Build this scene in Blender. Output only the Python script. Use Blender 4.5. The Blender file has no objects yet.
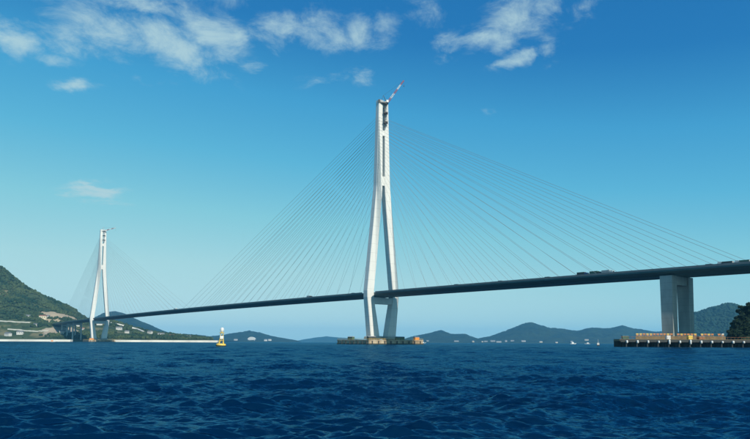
import bpy, bmesh, math, random
import numpy as np
from mathutils import Vector, Matrix

random.seed(7); rng = np.random.default_rng(7)
R = math.radians
scene = bpy.context.scene
col = scene.collection

# ------------------------------------------------------------------ camera
EYE = 1.7
FPX = 634.7                                   # focal length in units of 1/750 of the picture width
cam_d = bpy.data.cameras.new('camera'); cam = bpy.data.objects.new('camera', cam_d); col.objects.link(cam)
cam_d.sensor_width = 36.0; cam_d.lens = FPX / 750 * 36.0; cam_d.shift_y = 68.46 / 750
cam_d.clip_start = 0.5; cam_d.clip_end = 60000
cam.matrix_world = Matrix.Translation((0, 0, EYE)) @ Matrix.Rotation(R(90) + 0.0854, 4, 'X') @ Matrix.Rotation(0.0049, 4, 'Z')
scene.camera = cam

# ------------------------------------------------------------------ sun, sky, exposure
SUN_EL = R(36)
SUN_H = Vector((0.563, -0.826, 0)).normalized()
to_sun = Vector((SUN_H.x * math.cos(SUN_EL), SUN_H.y * math.cos(SUN_EL), math.sin(SUN_EL)))
sun_d = bpy.data.lights.new('sun', 'SUN'); sun_d.energy = 5.0; sun_d.angle = R(0.53); sun_d.color = (1.0, 0.93, 0.80)
sun = bpy.data.objects.new('sun', sun_d); col.objects.link(sun)
sun.rotation_euler = (-to_sun).to_track_quat('-Z', 'Y').to_euler()

world = bpy.data.worlds.new('World'); scene.world = world; world.use_nodes = True
wt = world.node_tree; wt.nodes.clear()
def wn(kind, **kw):
    n = wt.nodes.new(kind)
    for k, v in kw.items(): setattr(n, k, v)
    return n
def wmath(op, a, b=None, c=None, clamp=False):
    n = wn('ShaderNodeMath', operation=op, use_clamp=clamp)
    for i, v in enumerate((a, b, c)):
        if v is None: continue
        if isinstance(v, (int, float)): n.inputs[i].default_value = v
        else: wt.links.new(v, n.inputs[i])
    return n.outputs[0]
sky = wn('ShaderNodeTexSky', sky_type='NISHITA')
sky.sun_disc = False; sky.sun_elevation = SUN_EL
sky.sun_rotation = math.atan2(to_sun.x, to_sun.y)
sky.altitude = 0; sky.air_density = 1.0; sky.dust_density = 0.3; sky.ozone_density = 3.0
# slide-film rendering of that sky: its brightness drives a film colour scale
ssep = wn('ShaderNodeSeparateColor'); wt.links.new(sky.outputs[0], ssep.inputs[0])
film = wn('ShaderNodeValToRGB'); film.color_ramp.interpolation = 'LINEAR'
FILM = [(0.0, (.006, .06, .22)), (.15, (.014, .155, .43)), (.196, (.021, .195, .485)), (.253, (.058, .345, .63)), (.333, (.110, .462, .69)), (.46, (.24, .605, .715)), (.65, (.41, .71, .75)), (1.0, (.58, .82, .82))]
els = film.color_ramp.elements
for i, (p_, c_) in enumerate(FILM):
    e_ = (els[0] if i == 0 else els[-1] if i == len(FILM)-1 else els.new(p_))
    e_.position = p_; e_.color = (*c_, 1)
wt.links.new(wmath('MULTIPLY', ssep.outputs[1], 0.1), film.inputs[0])
scmb = wn('ShaderNodeVectorMath', operation='SCALE'); wt.links.new(film.outputs[0], scmb.inputs[0]); scmb.inputs['Scale'].default_value = 10.0
tc = wn('ShaderNodeTexCoord'); sep = wn('ShaderNodeSeparateXYZ'); wt.links.new(tc.outputs['Generated'], sep.inputs[0])
dx, dy, dz = sep.outputs
az = wmath('ARCTAN2', dx, dy); el = wmath('ARCSINE', dz)
# cloud layer coordinates: the direction carried onto a level sheet overhead
den = wmath('MAXIMUM', wmath('ADD', dz, 0.16), 0.05)
comb = wn('ShaderNodeCombineXYZ')
wt.links.new(wmath('DIVIDE', dx, den), comb.inputs[0]); wt.links.new(wmath('DIVIDE', dy, den), comb.inputs[1])
def wnoise(scale, detail, rough, w=0.0, dist=0.0):
    n = wn('ShaderNodeTexNoise', noise_dimensions='4D')
    n.inputs['Scale'].default_value = scale; n.inputs['Detail'].default_value = detail
    n.inputs['Roughness'].default_value = rough; n.inputs['W'].default_value = w; n.inputs['Distortion'].default_value = dist
    wt.links.new(comb.outputs[0], n.inputs['Vector']); return n.outputs['Fac']
n_big = wnoise(1.9, 3, 0.55, 3.1, 0.2); n_fine = wnoise(9.0, 9, 0.66, 1.7, 0.5)
# banks of cloud: (azimuth, elevation, half width, half height, tilt, weight) in degrees
BANKS = [(-23.6,24.8,4.25,1.56,-4,1.05),(-19.0,24.6,4.21,1.77,-12,1.05),(-15.7,26.1,3.61,1.62,-22,1.05),(-20.4,27.1,5.03,0.86,0,0.85),(-30.9,22.9,1.83,1.11,0,0.9),(-28.4,22.0,1.72,0.53,0,0.5),
         (-8.9,26.8,2.84,1.16,8,1.0),(-5.3,26.9,3.73,1.08,-4,1.0),(-2.0,27.1,1.52,0.92,0,0.9),(-11.2,23.8,1.13,0.42,8,0.62),(-4.3,23.4,2.47,0.51,12,0.34),(-1.2,23.5,1.06,0.51,0,0.48),
         (-26.2,20.3,1.59,0.39,8,0.85),(-20.6,21.5,0.99,0.32,0,0.45),(1.3,27.4,1.61,1.5,0,0.8),(4.1,27.9,1.96,1.08,0,0.75),(7.3,25.7,1.59,0.67,0,0.8),(10.5,26.0,2.89,1.16,14,1.0),
         (12.6,27.4,3.49,1.39,14,1.05),(15.1,27.8,2.59,1.05,14,0.95),(12.9,24.2,1.47,0.58,6,0.95),(15.7,24.7,0.94,1.06,-30,0.55),(18.3,27.5,1.87,0.71,14,0.6),(-24.0,12.4,2.07,0.51,0,1.35),
         (-26.4,12.0,0.7,0.32,0,0.65),(9.6,20.1,0.87,0.34,0,0.32),(-29.4,5.7,3.01,0.32,-2,0.45),(6.8,19.5,1.05,0.35,8,0.35),(-18.8,29.7,11.06,1.71,0,0.6),(11.5,31.0,10.58,1.59,6,0.6)]
# ragged edges: the banks' own coordinates are stirred by turbulence
wn_ = wn('ShaderNodeTexNoise'); wn_.inputs['Scale'].default_value = 7.0; wn_.inputs['Detail'].default_value = 5; wn_.inputs['Roughness'].default_value = 0.6
wt.links.new(comb.outputs[0], wn_.inputs['Vector']); wsep = wn('ShaderNodeSeparateColor'); wt.links.new(wn_.outputs['Color'], wsep.inputs[0])
az = wmath('ADD', az, wmath('MULTIPLY', wmath('SUBTRACT', wsep.outputs[0], 0.5), 0.085)); elw = wmath('ADD', el, wmath('MULTIPLY', wmath('SUBTRACT', wsep.outputs[1], 0.5), 0.045))
mask = None
for a0, e0, ra, re, rot, wgt in BANKS:
    ca, sa = math.cos(R(rot)), math.sin(R(rot))
    da = wmath('SUBTRACT', az, R(a0)); de = wmath('SUBTRACT', elw, R(e0))
    p = wmath('ADD', wmath('MULTIPLY', da, ca / R(ra)), wmath('MULTIPLY', de, sa / R(ra)))
    q = wmath('ADD', wmath('MULTIPLY', da, -sa / R(re)), wmath('MULTIPLY', de, ca / R(re)))
    d2 = wmath('ADD', wmath('MULTIPLY', p, p), wmath('MULTIPLY', q, q))
    g = wmath('MULTIPLY', wmath('EXPONENT', wmath('MULTIPLY', d2, -0.62)), wgt)
    mask = g if mask is None else wmath('MAXIMUM', mask, g)
# the rest of the dome: scattered banks of the same kind, higher up and all round
hi = wn('ShaderNodeMapRange', interpolation_type='SMOOTHSTEP'); wt.links.new(el, hi.inputs[0])
hi.inputs[1].default_value = R(31); hi.inputs[2].default_value = R(40)
sp = wn('ShaderNodeMapRange', interpolation_type='SMOOTHSTEP'); wt.links.new(n_big, sp.inputs[0])
sp.inputs[1].default_value = 0.46; sp.inputs[2].default_value = 0.64
mask = wmath('MAXIMUM', mask, wmath('MULTIPLY', wmath('MULTIPLY', hi.outputs[0], sp.outputs[0]), 0.9))
dens = wmath('ADD', wmath('MULTIPLY', mask, 0.95), wmath('MULTIPLY', wmath('SUBTRACT', n_fine, 0.5), 2.3))
dens = wmath('ADD', dens, wmath('MULTIPLY', wmath('SUBTRACT', n_big, 0.5), 0.5))
sm = wn('ShaderNodeMapRange', interpolation_type='SMOOTHSTEP'); wt.links.new(dens, sm.inputs[0])
sm.inputs[1].default_value = 0.26; sm.inputs[2].default_value = 1.30; sm.inputs[4].default_value = 0.88
cmix = wn('ShaderNodeMix', data_type='RGBA')
wt.links.new(wmath('MULTIPLY', sm.outputs[0], wmath('MINIMUM', wmath('MULTIPLY', mask, 4.0), 1.0)), cmix.inputs[0])
wt.links.new(scmb.outputs[0], cmix.inputs[6]); cmix.inputs[7].default_value = (4.6, 6.6, 7.1, 1)
bg = wn('ShaderNodeBackground'); bg.inputs[1].default_value = 0.10
wt.links.new(cmix.outputs[2], bg.inputs[0])
wo = wn('ShaderNodeOutputWorld'); wt.links.new(bg.outputs[0], wo.inputs[0])

vs = scene.view_settings
vs.view_transform = 'Standard'; vs.look = 'None'; vs.exposure = 0.0; vs.gamma = 1.0; vs.use_curve_mapping = False
scene.render.film_transparent = False
scene.cycles.max_bounces = 6; scene.cycles.volume_bounces = 2

# ------------------------------------------------------------------ helpers
def material(name, color, rough=0.7, var=0.0, scale=1.0, color2=None, metal=0.0, bump=0.0, detail=4, stretch=(1, 1, 1), spec=0.5):
    m = bpy.data.materials.new(name); m.use_nodes = True
    nt = m.node_tree; b = nt.nodes['Principled BSDF']
    b.inputs['Roughness'].default_value = rough; b.inputs['Metallic'].default_value = metal
    b.inputs['Specular IOR Level'].default_value = spec
    c2 = color2 or tuple(max(0, min(1, c * (1 - var))) for c in color)
    geo = nt.nodes.new('ShaderNodeNewGeometry'); mp = nt.nodes.new('ShaderNodeMapping'); mp.inputs['Scale'].default_value = stretch
    nz = nt.nodes.new('ShaderNodeTexNoise'); nz.inputs['Scale'].default_value = scale; nz.inputs['Detail'].default_value = detail
    nz.inputs['Roughness'].default_value = 0.6
    rp = nt.nodes.new('ShaderNodeValToRGB'); e = rp.color_ramp.elements
    e[0].position = 0.35; e[1].position = 0.65; e[0].color = (*c2, 1); e[1].color = (*color, 1)
    L = nt.links.new
    L(geo.outputs['Position'], mp.inputs[0]); L(mp.outputs[0], nz.inputs['Vector']); L(nz.outputs['Fac'], rp.inputs[0]); L(rp.outputs[0], b.inputs['Base Color'])
    if bump:
        bp = nt.nodes.new('ShaderNodeBump'); bp.inputs['Strength'].default_value = 0.6; bp.inputs['Distance'].default_value = bump
        L(nz.outputs['Fac'], bp.inputs['Height']); L(bp.outputs[0], b.inputs['Normal'])
    return m

def tag(o, label=None, cat=None, group=None, kind=None):
    if label: o['label'] = label
    if cat: o['category'] = cat
    if group: o['group'] = group
    if kind: o['kind'] = kind
    return o
def empty(name, loc=(0, 0, 0), rz=0.0, parent=None):
    o = bpy.data.objects.new(name, None); col.objects.link(o)
    o.location = loc; o.rotation_euler = (0, 0, rz); o.empty_display_size = 1.0
    if parent: o.parent = parent
    return o
def mesh_obj(name, V, F, mat, parent=None, smooth=False):
    me = bpy.data.meshes.new(name); me.from_pydata([tuple(v) for v in V], [], F); me.update()
    if smooth: me.polygons.foreach_set('use_smooth', [True] * len(me.polygons))
    me.materials.append(mat)
    o = bpy.data.objects.new(name, me); col.objects.link(o)
    if parent: o.parent = parent
    return o
def fast_mesh(name, V, F, mat, parent=None, smooth=False):
    """V (n,3) and F (m,3 or m,4) numpy arrays"""
    me = bpy.data.meshes.new(name); k = F.shape[1]
    me.vertices.add(len(V)); me.vertices.foreach_set('co', np.ascontiguousarray(V, dtype=np.float32).ravel())
    me.loops.add(F.size); me.loops.foreach_set('vertex_index', np.ascontiguousarray(F, dtype=np.int32).ravel())
    me.polygons.add(len(F)); me.polygons.foreach_set('loop_start', np.arange(0, F.size, k, dtype=np.int32))
    me.polygons.foreach_set('loop_total', np.full(len(F), k, dtype=np.int32))
    me.update(calc_edges=True); me.validate()
    if smooth: me.polygons.foreach_set('use_smooth', np.ones(len(me.polygons), dtype=bool))
    me.materials.append(mat)
    o = bpy.data.objects.new(name, me); col.objects.link(o)
    if parent: o.parent = parent
    return o
class MB:
    def __init__(s): s.V = []; s.F = []
    def add(s, V, F):
        n = len(s.V); s.V += [tuple(v) for v in V]; s.F += [tuple(i + n for i in f) for f in F]; return s
    def box(s, x0, x1, y0, y1, z0, z1):
        return s.add([(x0,y0,z0),(x1,y0,z0),(x1,y1,z0),(x0,y1,z0),(x0,y0,z1),(x1,y0,z1),(x1,y1,z1),(x0,y1,z1)],
                     [(0,3,2,1),(4,5,6,7),(0,1,5,4),(1,2,6,5),(2,3,7,6),(3,0,4,7)])
    def loft(s, rings, caps=True):
        n = len(rings[0]); V = [p for r in rings for p in r]; F = []
        for k in range(len(rings) - 1):
            for i in range(n):
                j = (i + 1) % n; F.append((k*n+i, k*n+j, (k+1)*n+j, (k+1)*n+i))
        if caps: F.append(tuple(range(n))[::-1]); F.append(tuple((len(rings)-1)*n + i for i in range(n)))
        return s.add(V, F)
    def tube(s, a, b, r0, r1=None, n=8):
        a, b = Vector(a), Vector(b); r1 = r0 if r1 is None else r1
        d = (b - a).normalized(); u = d.orthogonal().normalized(); w = d.cross(u)
        ring = lambda c, r: [c + u * (r*math.cos(2*math.pi*i/n)) + w * (r*math.sin(2*math.pi*i/n)) for i in range(n)]
        return s.loft([ring(a, r0), ring(b, r1)])
    def lathe(s, prof, cx=0, cy=0, n=16):
        return s.loft([[(cx + r*math.cos(2*math.pi*i/n), cy + r*math.sin(2*math.pi*i/n), z) for i in range(n)] for r, z in prof])
    def build(s, name, mat, parent=None, smooth=False): return mesh_obj(name, s.V, s.F, mat, parent, smooth)
def copy_tree(o, parent=None):
    c = o.copy(); col.objects.link(c); c.parent = parent
    for ch in list(o.children): copy_tree(ch, c)
    return c

# value noise on a lattice
_tab = rng.random((256, 256))
def vnoise(x, y):
    xi = np.floor(x).astype(int); yi = np.floor(y).astype(int); fx = x - xi; fy = y - yi
    fx = fx*fx*(3-2*fx); fy = fy*fy*(3-2*fy); g = lambda a, b: _tab[a & 255, b & 255]
    return (g(xi,yi)*(1-fx)+g(xi+1,yi)*fx)*(1-fy) + (g(xi,yi+1)*(1-fx)+g(xi+1,yi+1)*fx)*fy
def fbm(x, y, o=5, gain=0.5):
    v = 0; a = 1; t = 0
    for i in range(o):
        v = v + a*vnoise(x*2**i + 17.3*i, y*2**i + 9.1*i); t += a; a *= gain
    return v/t - 0.5

# bearings: column of the survey photograph -> sideways offset at a distance; row -> height
def X(px, Y): return (px - 375) / FPX * Y * 0.9964
def HZ(px): return 342.8 + 0.0049 * (px - 375) - 0.3
def Z(px, py, Y): return EYE + (HZ(px) - py) / FPX * Y

# ------------------------------------------------------------------ sea
def make_water():
    # deep-water body colour under a surface roughened by small ripples (their slopes tilt the normal)
    m = bpy.data.materials.new('sea_water'); m.use_nodes = True
    nt = m.node_tree; nt.nodes.clear(); L = nt.links.new
    geo = nt.nodes.new('ShaderNodeNewGeometry')
    def vm(op, a_, b_):
        n = nt.nodes.new('ShaderNodeVectorMath'); n.operation = op
        for i, v in enumerate((a_, b_)):
            if v is None: continue
            if isinstance(v, tuple): n.inputs[i].default_value = v
            else: L(v, n.inputs[i])
        return n.outputs[0]
    nrm = geo.outputs['Normal']
    # wind patches: some stretches of water are more ruffled than others
    gm = nt.nodes.new('ShaderNodeMapping'); gm.inputs['Scale'].default_value = (.35, 1, 1)
    gn = nt.nodes.new('ShaderNodeTexNoise'); gn.inputs['Scale'].default_value = 0.045; gn.inputs['Detail'].default_value = 4; gn.inputs['Roughness'].default_value = 0.65
    L(geo.outputs['Position'], gm.inputs[0]); L(gm.outputs[0], gn.inputs['Vector'])
    gr = nt.nodes.new('ShaderNodeMapRange'); gr.inputs[1].default_value = 0.3; gr.inputs[2].default_value = 0.7; gr.inputs[3].default_value = 0.55; gr.inputs[4].default_value = 1.5
    L(gn.outputs['Fac'], gr.inputs[0])
    for scale, detail, st, k in ((3.4, 5, (.42, 1, 1), 1.25), (12.0, 3, (.5, 1, 1), 1.2)):
        mp = nt.nodes.new('ShaderNodeMapping'); mp.inputs['Scale'].default_value = st; mp.inputs['Rotation'].default_value = (0, 0, R(10))
        n = nt.nodes.new('ShaderNodeTexNoise'); n.inputs['Scale'].default_value = scale; n.inputs['Detail'].default_value = detail
        L(geo.outputs['Position'], mp.inputs[0]); L(mp.outputs[0], n.inputs['Vector'])
        off = vm('MULTIPLY', vm('SUBTRACT', n.outputs['Color'], (.5, .5, .5)), (k*.8, k, 0.0)); off = vm('MULTIPLY', off, gr.outputs[0]); nrm = vm('ADD', nrm, off)
    nrm = vm('NORMALIZE', nrm, None)
    df = nt.nodes.new('ShaderNodeBsdfDiffuse'); df.inputs[0].default_value = (0.0003, 0.0125, 0.041, 1); L(nrm, df.inputs['Normal'])
    gl = nt.nodes.new('ShaderNodeBsdfGlossy'); gl.inputs['Roughness'].default_value = 0.12; gl.inputs['Color'].default_value = (.28, .72, .96, 1); L(nrm, gl.inputs['Normal'])
    fr = nt.nodes.new('ShaderNodeFresnel'); fr.inputs[0].default_value = 1.333; L(nrm, fr.inputs['Normal'])
    cl = nt.nodes.new('ShaderNodeMapRange'); cl.inputs[1].default_value = 0.02; cl.inputs[2].default_value = 0.42; cl.inputs[3].default_value = 0.015; cl.inputs[4].default_value = 0.32
    L(fr.outputs[0], cl.inputs[0])
    mx = nt.nodes.new('ShaderNodeMixShader'); L(cl.outputs[0], mx.inputs[0]); L(df.outputs[0], mx.inputs[1]); L(gl.outputs[0], mx.inputs[2])
    out = nt.nodes.new('ShaderNodeOutputMaterial'); L(mx.outputs[0], out.inputs['Surface'])
    return m
def make_sea():
    fr = np.linspace(R(90-42), R(90+42), 620); rest = np.linspace(R(90+42), R(90-42+360), 60)[1:-1]
    th = np.concatenate([fr, rest]); nth = len(th)
    r = [0.6, 2.0, 4.0]
    while r[-1] < 420: r.append(r[-1] * 1.0052)
    while r[-1] < 10400: r.append(r[-1] * 1.09)
    r = np.array(r); nr = len(r)
    rr, tt = np.meshgrid(r, th, indexing='ij')
    x = rr*np.cos(tt); y = rr*np.sin(tt); z = np.zeros_like(x); ox = np.zeros_like(x); oy = np.zeros_like(x)
    cell = np.maximum(rr*0.0052, rr*(R(84)/620))
    front = np.abs(tt - R(90)) <= R(42.01)
    cell = np.where(front, cell, rr*0.11)
    N = 90
    lam = np.exp(np.linspace(np.log(0.16), np.log(1.2), N)) * (1 + 0.04*rng.standard_normal(N))
    lam[-14:] = np.linspace(2.0, 8.0, 14)
    direc = R(96) + R(26)*rng.standard_normal(N); ph = rng.random(N)*2*np.pi
    slope = 0.43/np.sqrt(N)*np.sqrt(2)*np.clip(lam/0.4, 0.6, 1.0)*np.clip(1.0/lam, 0.62, 1.0)
    act = rr < 450
    xs, ys, cs = x[act], y[act], cell[act]
    zz = np.zeros_like(xs); ax_ = np.zeros_like(xs); ay_ = np.zeros_like(xs)
    gust = 1.0 + 1.3*fbm(xs/4+3, ys/6+8, 4)
    for i in range(N):
        k = 2*np.pi/lam[i]; a = slope[i]/k
        fade = np.clip((lam[i]/cs - 2.0)/2.5, 0, 1)
        p = k*(xs*np.cos(direc[i]) + ys*np.sin(direc[i])) + ph[i]
        s_, c_ = np.sin(p), np.cos(p)
        zz += a*fade*s_; ax_ += 0.65*a*fade*c_*np.cos(direc[i]); ay_ += 0.65*a*fade*c_*np.sin(direc[i])
    z[act] = zz*gust; ox[act] = ax_*gust; oy[act] = ay_*gust
    V = np.stack([x+ox, y+oy, z], -1).reshape(-1, 3)
    V = np.concatenate([V, [[0, 0, 0]]])
    i, j = np.meshgrid(np.arange(nr-1), np.arange(nth), indexing='ij'); j2 = (j+1) % nth
    F = np.stack([i*nth+j, (i+1)*nth+j, (i+1)*nth+j2, i*nth+j2], -1).reshape(-1, 4)
    o = fast_mesh('sea', V, F, make_water(), smooth=True)
    tag(o, 'choppy deep blue sea filling the foreground', 'sea', kind='structure')
make_sea()

# ------------------------------------------------------------------ hills and shores
def wood_material(name, dark, light, scale, patch=None, bare=None):
    m = material(name, light, 0.95, scale=scale, color2=dark, spec=0.1)
    nt = m.node_tree; b = nt.nodes['Principled BSDF']; L = nt.links.new
    src = b.inputs['Base Color'].links[0].from_socket
    geo = nt.nodes.new('ShaderNodeNewGeometry')
    def mix(fac, c, src):
        mx = nt.nodes.new('ShaderNodeMix'); mx.data_type = 'RGBA'; L(fac, mx.inputs[0]); L(src, mx.inputs[6]); mx.inputs[7].default_value = (*c, 1)
        return mx.outputs[2]
    if patch:
        n = nt.nodes.new('ShaderNodeTexNoise'); n.inputs['Scale'].default_value = patch[1]; n.inputs['Detail'].default_value = 3
        L(geo.outputs['Position'], n.inputs['Vector'])
        mr = nt.nodes.new('ShaderNodeMapRange'); mr.inputs[1].default_value = patch[2]; mr.inputs[2].default_value = patch[2] + 0.08
        L(n.outputs['Fac'], mr.inputs[0]); src = mix(mr.outputs[0], patch[0], src)
    for c, centre, radii in (bare or []):
        v = nt.nodes.new('ShaderNodeVectorMath'); v.operation = 'SUBTRACT'; L(geo.outputs['Position'], v.inputs[0]); v.inputs[1].default_value = centre
        w = nt.nodes.new('ShaderNodeVectorMath'); w.operation = 'DIVIDE'; L(v.outputs[0], w.inputs[0]); w.inputs[1].default_value = radii
        ln = nt.nodes.new('ShaderNodeVectorMath'); ln.operation = 'LENGTH'; L(w.outputs[0], ln.inputs[0])
        n = nt.nodes.new('ShaderNodeTexNoise'); n.inputs['Scale'].default_value = 0.06; n.inputs['Detail'].default_value = 4; L(geo.outputs['Position'], n.inputs['Vector'])
        ad = nt.nodes.new('ShaderNodeMath'); ad.operation = 'MULTIPLY_ADD'; L(n.outputs['Fac'], ad.inputs[0]); ad.inputs[1].default_value = 0.9; L(ln.outputs['Value'], ad.inputs[2])
        mr = nt.nodes.new('ShaderNodeMapRange'); mr.inputs[1].default_value = 1.4; mr.inputs[2].default_value = 1.25; L(ad.outputs[0], mr.inputs[0])
        src = mix(mr.outputs[0], c, src)
    L(src, b.inputs['Base Color'])
    return m

class Terrain:
    """a range of hills: skyline heights along bearings, rising from the shore to a ridge and falling behind it"""
    def __init__(s, sil, shore, ridge, back, foot=0.06, rough=0.10, nscale=120.0, power=1.1, seed=0, tree=7.0):
        s.tree = tree
        s.px = np.array([p[0] for p in sil], float); s.h = np.array([max(0.0, Z(p[0], p[1], ridge)) for p in sil])
        s.shore, s.ridge, s.back, s.foot, s.rough, s.ns, s.pw, s.seed = shore, ridge, back, foot, rough, nscale, power, seed
        s.x0 = X(s.px[0], ridge); s.x1 = X(s.px[-1], ridge)
    def height(s, x, y):
        x = np.asarray(x, float); y = np.asarray(y, float)
        b = 375 + x / (y*0.9964) * FPX
        H = np.interp(b, s.px, s.h)
        sh = s.shore + 0.10*(s.ridge-s.shore)*fbm(x/s.ns/2+s.seed, x*0+1.5, 3)*2
        t = np.clip((y - sh) / (s.ridge - sh), 0, None)
        up = np.clip(t, 0, 1); F = np.where(t <= 1, (1-s.foot*3)*up**s.pw + s.foot*3*np.sin(up*np.pi/2), np.clip(1 - ((y-s.ridge)/(s.back-s.ridge)), -0.1, 1)**1 )
        F = np.where(t > 1, np.cos(np.clip((y-s.ridge)/(s.back-s.ridge), 0, 1.1)*np.pi/2), F)
        n = fbm(x/s.ns + s.seed, y/s.ns + 2*s.seed, 5, 0.55)
        mid = np.clip(1-np.abs(t-0.55)/0.55, 0, 1)
        z = H*F*(1 + s.rough*n*0.5) + H*mid*s.rough*3*n
        foot = np.where((t > 0) & (H > 0.5), 2.2*np.clip(t*30, 0, 1), 0)
        z = z + np.clip(z, 0, 30)/30*s.tree*fbm(x/s.tree/2.2 + 5, y/s.tree/2.2, 3)*2
        return np.where((t <= 0) | (H < 0.3), -4.0, np.maximum(z, 0) + foot - 0.3)
    def build(s, name, mat, step, x0=None, x1=None):
        x0 = min(s.x0, X(s.px[0], s.shore), X(s.px[0], s.back)) if x0 is None else x0
        x1 = max(s.x1, X(s.px[-1], s.shore), X(s.px[-1], s.back)) if x1 is None else x1
        xs = np.arange(x0, x1+step, step); ys = np.arange(s.shore - 0.12*(s.ridge-s.shore) - step, s.back+step, step)
        gx, gy = np.meshgrid(xs, ys, indexing='ij'); gz = s.height(gx, gy)
        V = np.stack([gx, gy, gz], -1).reshape(-1, 3); ny = len(ys)
        i, j = np.meshgrid(np.arange(len(xs)-1), np.arange(ny-1), indexing='ij')
        F = np.stack([i*ny+j, (i+1)*ny+j, (i+1)*ny+j+1, i*ny+j+1], -1).reshape(-1, 4)
        keep = V[:, 2][F].max(1) > -3.9
        o = fast_mesh(name, V, F[keep], mat, smooth=True); return o
    def hit(s, px, py, y0=None):
        """where the line of sight at this bearing and height meets the slope"""
        ys = np.arange((y0 or s.shore), s.ridge*1.05, 2.0)
        g = s.height(X(px, ys), ys) - Z(px, py, ys)
        k = int(np.argmax(g > 0)) if (g > 0).any() else len(ys)-1
        Y = ys[k]; return Vector((X(px, Y), Y, float(s.height(X(px, Y), Y))))

def ico(sub):
    bm = bmesh.new(); bmesh.ops.create_icosphere(bm, subdivisions=sub, radius=1.0)
    V = np.array([v.co[:] for v in bm.verts]); F = np.array([[v.index for v in f.verts] for f in bm.faces]); bm.free(); return V, F
ICO1 = ico(1); ICO2 = ico(2)
def crowns(name, pts, r0, r1, mat, squash=0.9, base=ICO2, jit=0.28):
    bv, bf = base; nv = len(bv); n = len(pts)
    variants = [bv*(1 + jit*(rng.random((nv, 1))*2-1)) + 0.06*rng.standard_normal((nv, 3)) for _ in range(12)]
    V = np.empty((n, nv, 3)); 
    for i, p in enumerate(pts):
        r = r0 + (r1-r0)*random.random()**1.5; a = random.random()*6.283; c, s_ = math.cos(a), math.sin(a)
        v = variants[i % 12]; q = V[i]
        q[:, 0] = p[0] + r*(c*v[:, 0] - s_*v[:, 1]); q[:, 1] = p[1] + r*(s_*v[:, 0] + c*v[:, 1]); q[:, 2] = p[2] + r*0.45 + r*squash*(0.8+0.4*random.random())*v[:, 2]
    F = (bf[None] + (np.arange(n)*nv)[:, None, None]).reshape(-1, 3)
    return fast_mesh(name, V.reshape(-1, 3), F, mat, smooth=False)

M = {}
M['forest'] = material('forest_leaves', (0.062, 0.086, 0.034), 0.95, scale=0.025, color2=(0.014, 0.036, 0.018), spec=0.1)
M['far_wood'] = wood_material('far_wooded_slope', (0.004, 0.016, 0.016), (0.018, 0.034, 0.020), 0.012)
M['mount_wood'] = wood_material('mountain_wood', (0.007, 0.026, 0.020), (0.020, 0.046, 0.026), 0.02)
EARTH = (0.36, 0.29, 0.20)

# far ranges across the strait
far_hills = Terrain([(392,342),(400,341.2),(412,337),(425,334.5),(432,333),(441,331),(452,334.4),(466,334.8),(478,339),(489,337.2),(505,331.8),(515,327.8),(522,325),(532,324.2),
    (542,327),(550,329.2),(562,329.8),(578,331.4),(592,328.7),(609,328.6),(616,327),(623,325.4),(634,329),(645,331),(655,332),(668,331.5),(685,333),(710,334),(740,333),(780,335),(820,340),(850,344)],
    4700, 5400, 6100, rough=0.24, nscale=230, seed=3)
tag(far_hills.build('hills', M['far_wood'], 11), 'low blue wooded hills across the strait, right of the bridge tower', 'hills', kind='structure')
back_hill = Terrain([(70,340),(80,330),(90,321),(97,316),(104,313),(113,311.6),(121,313.2),(132,317.5),(142,322),(152,326),(160,330),(168,333),(178,335.5),(190,337),(205,341)], 4000, 4600, 5300, rough=0.20, nscale=300, seed=5)
tag(back_hill.build('hill', M['far_wood'], 12), 'blue rounded hill behind the far bridge tower', 'hill', kind='structure')
mid_hills = Terrain([(160,338),(172,335.8),(184,334.5),(197,335.5),(210,337),(222,335.2),(232,334),(240,332.8),(250,331.6),(260,333.2),(272,336.5),(285,338.8),(296,340.6),(302,343)], 4900, 5500, 6000, rough=0.24, nscale=220, seed=8)
tag(mid_hills.build('hills', M['far_wood'], 11), 'low hills behind the yellow buoy', 'hills', kind='structure')
faint_hills = Terrain([(290,342.5),(303,340),(315,338),(327,336.8),(338,337.8),(350,338.6),(362,340),(380,341),(396,343)], 8800, 9700, 10600, rough=0.10, nscale=400, seed=11)
tag(faint_hills.build('hills', M['far_wood'], 20), 'faint distant hills left of the near bridge tower', 'hills', kind='structure')

# the wooded mountain at the right
mountain = Terrain([(676,346),(681,338),(684,327),(686,321.5),(691,317),(701,313.6),(713,310.4),(724,307.3),(732,305),(740,307),(750,308.8),(765,312),(790,318),(820,326),(860,340),(868,345)], 2650, 3000, 3500, rough=0.12, nscale=160, power=0.85, seed=13)
mountain.tree = 3.0
tag(mountain.build('mountain', M['mount_wood'], 11), 'dark wooded mountain behind the concrete pier at right', 'mountain', kind='structure')
def scatter(T, n, xr, yr, ok=None):
    x = xr[0] + (xr[1]-xr[0])*rng.random(n*4); y = yr[0] + (yr[1]-yr[0])*rng.random(n*4); z = T.height(x, y)
    k = z > 1.5
    if ok is not None: k &= ok(x, y, z)
    return np.stack([x, y, z], -1)[k][:n]
tag(crowns('forest', scatter(mountain, 5200, (X(676,2650), X(790,3000)), (2620, 3080)), 4.0, 9.0, M['mount_wood'], base=ICO1), 'dark evergreen forest covering the mountain at right', 'forest', kind='stuff')

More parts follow.
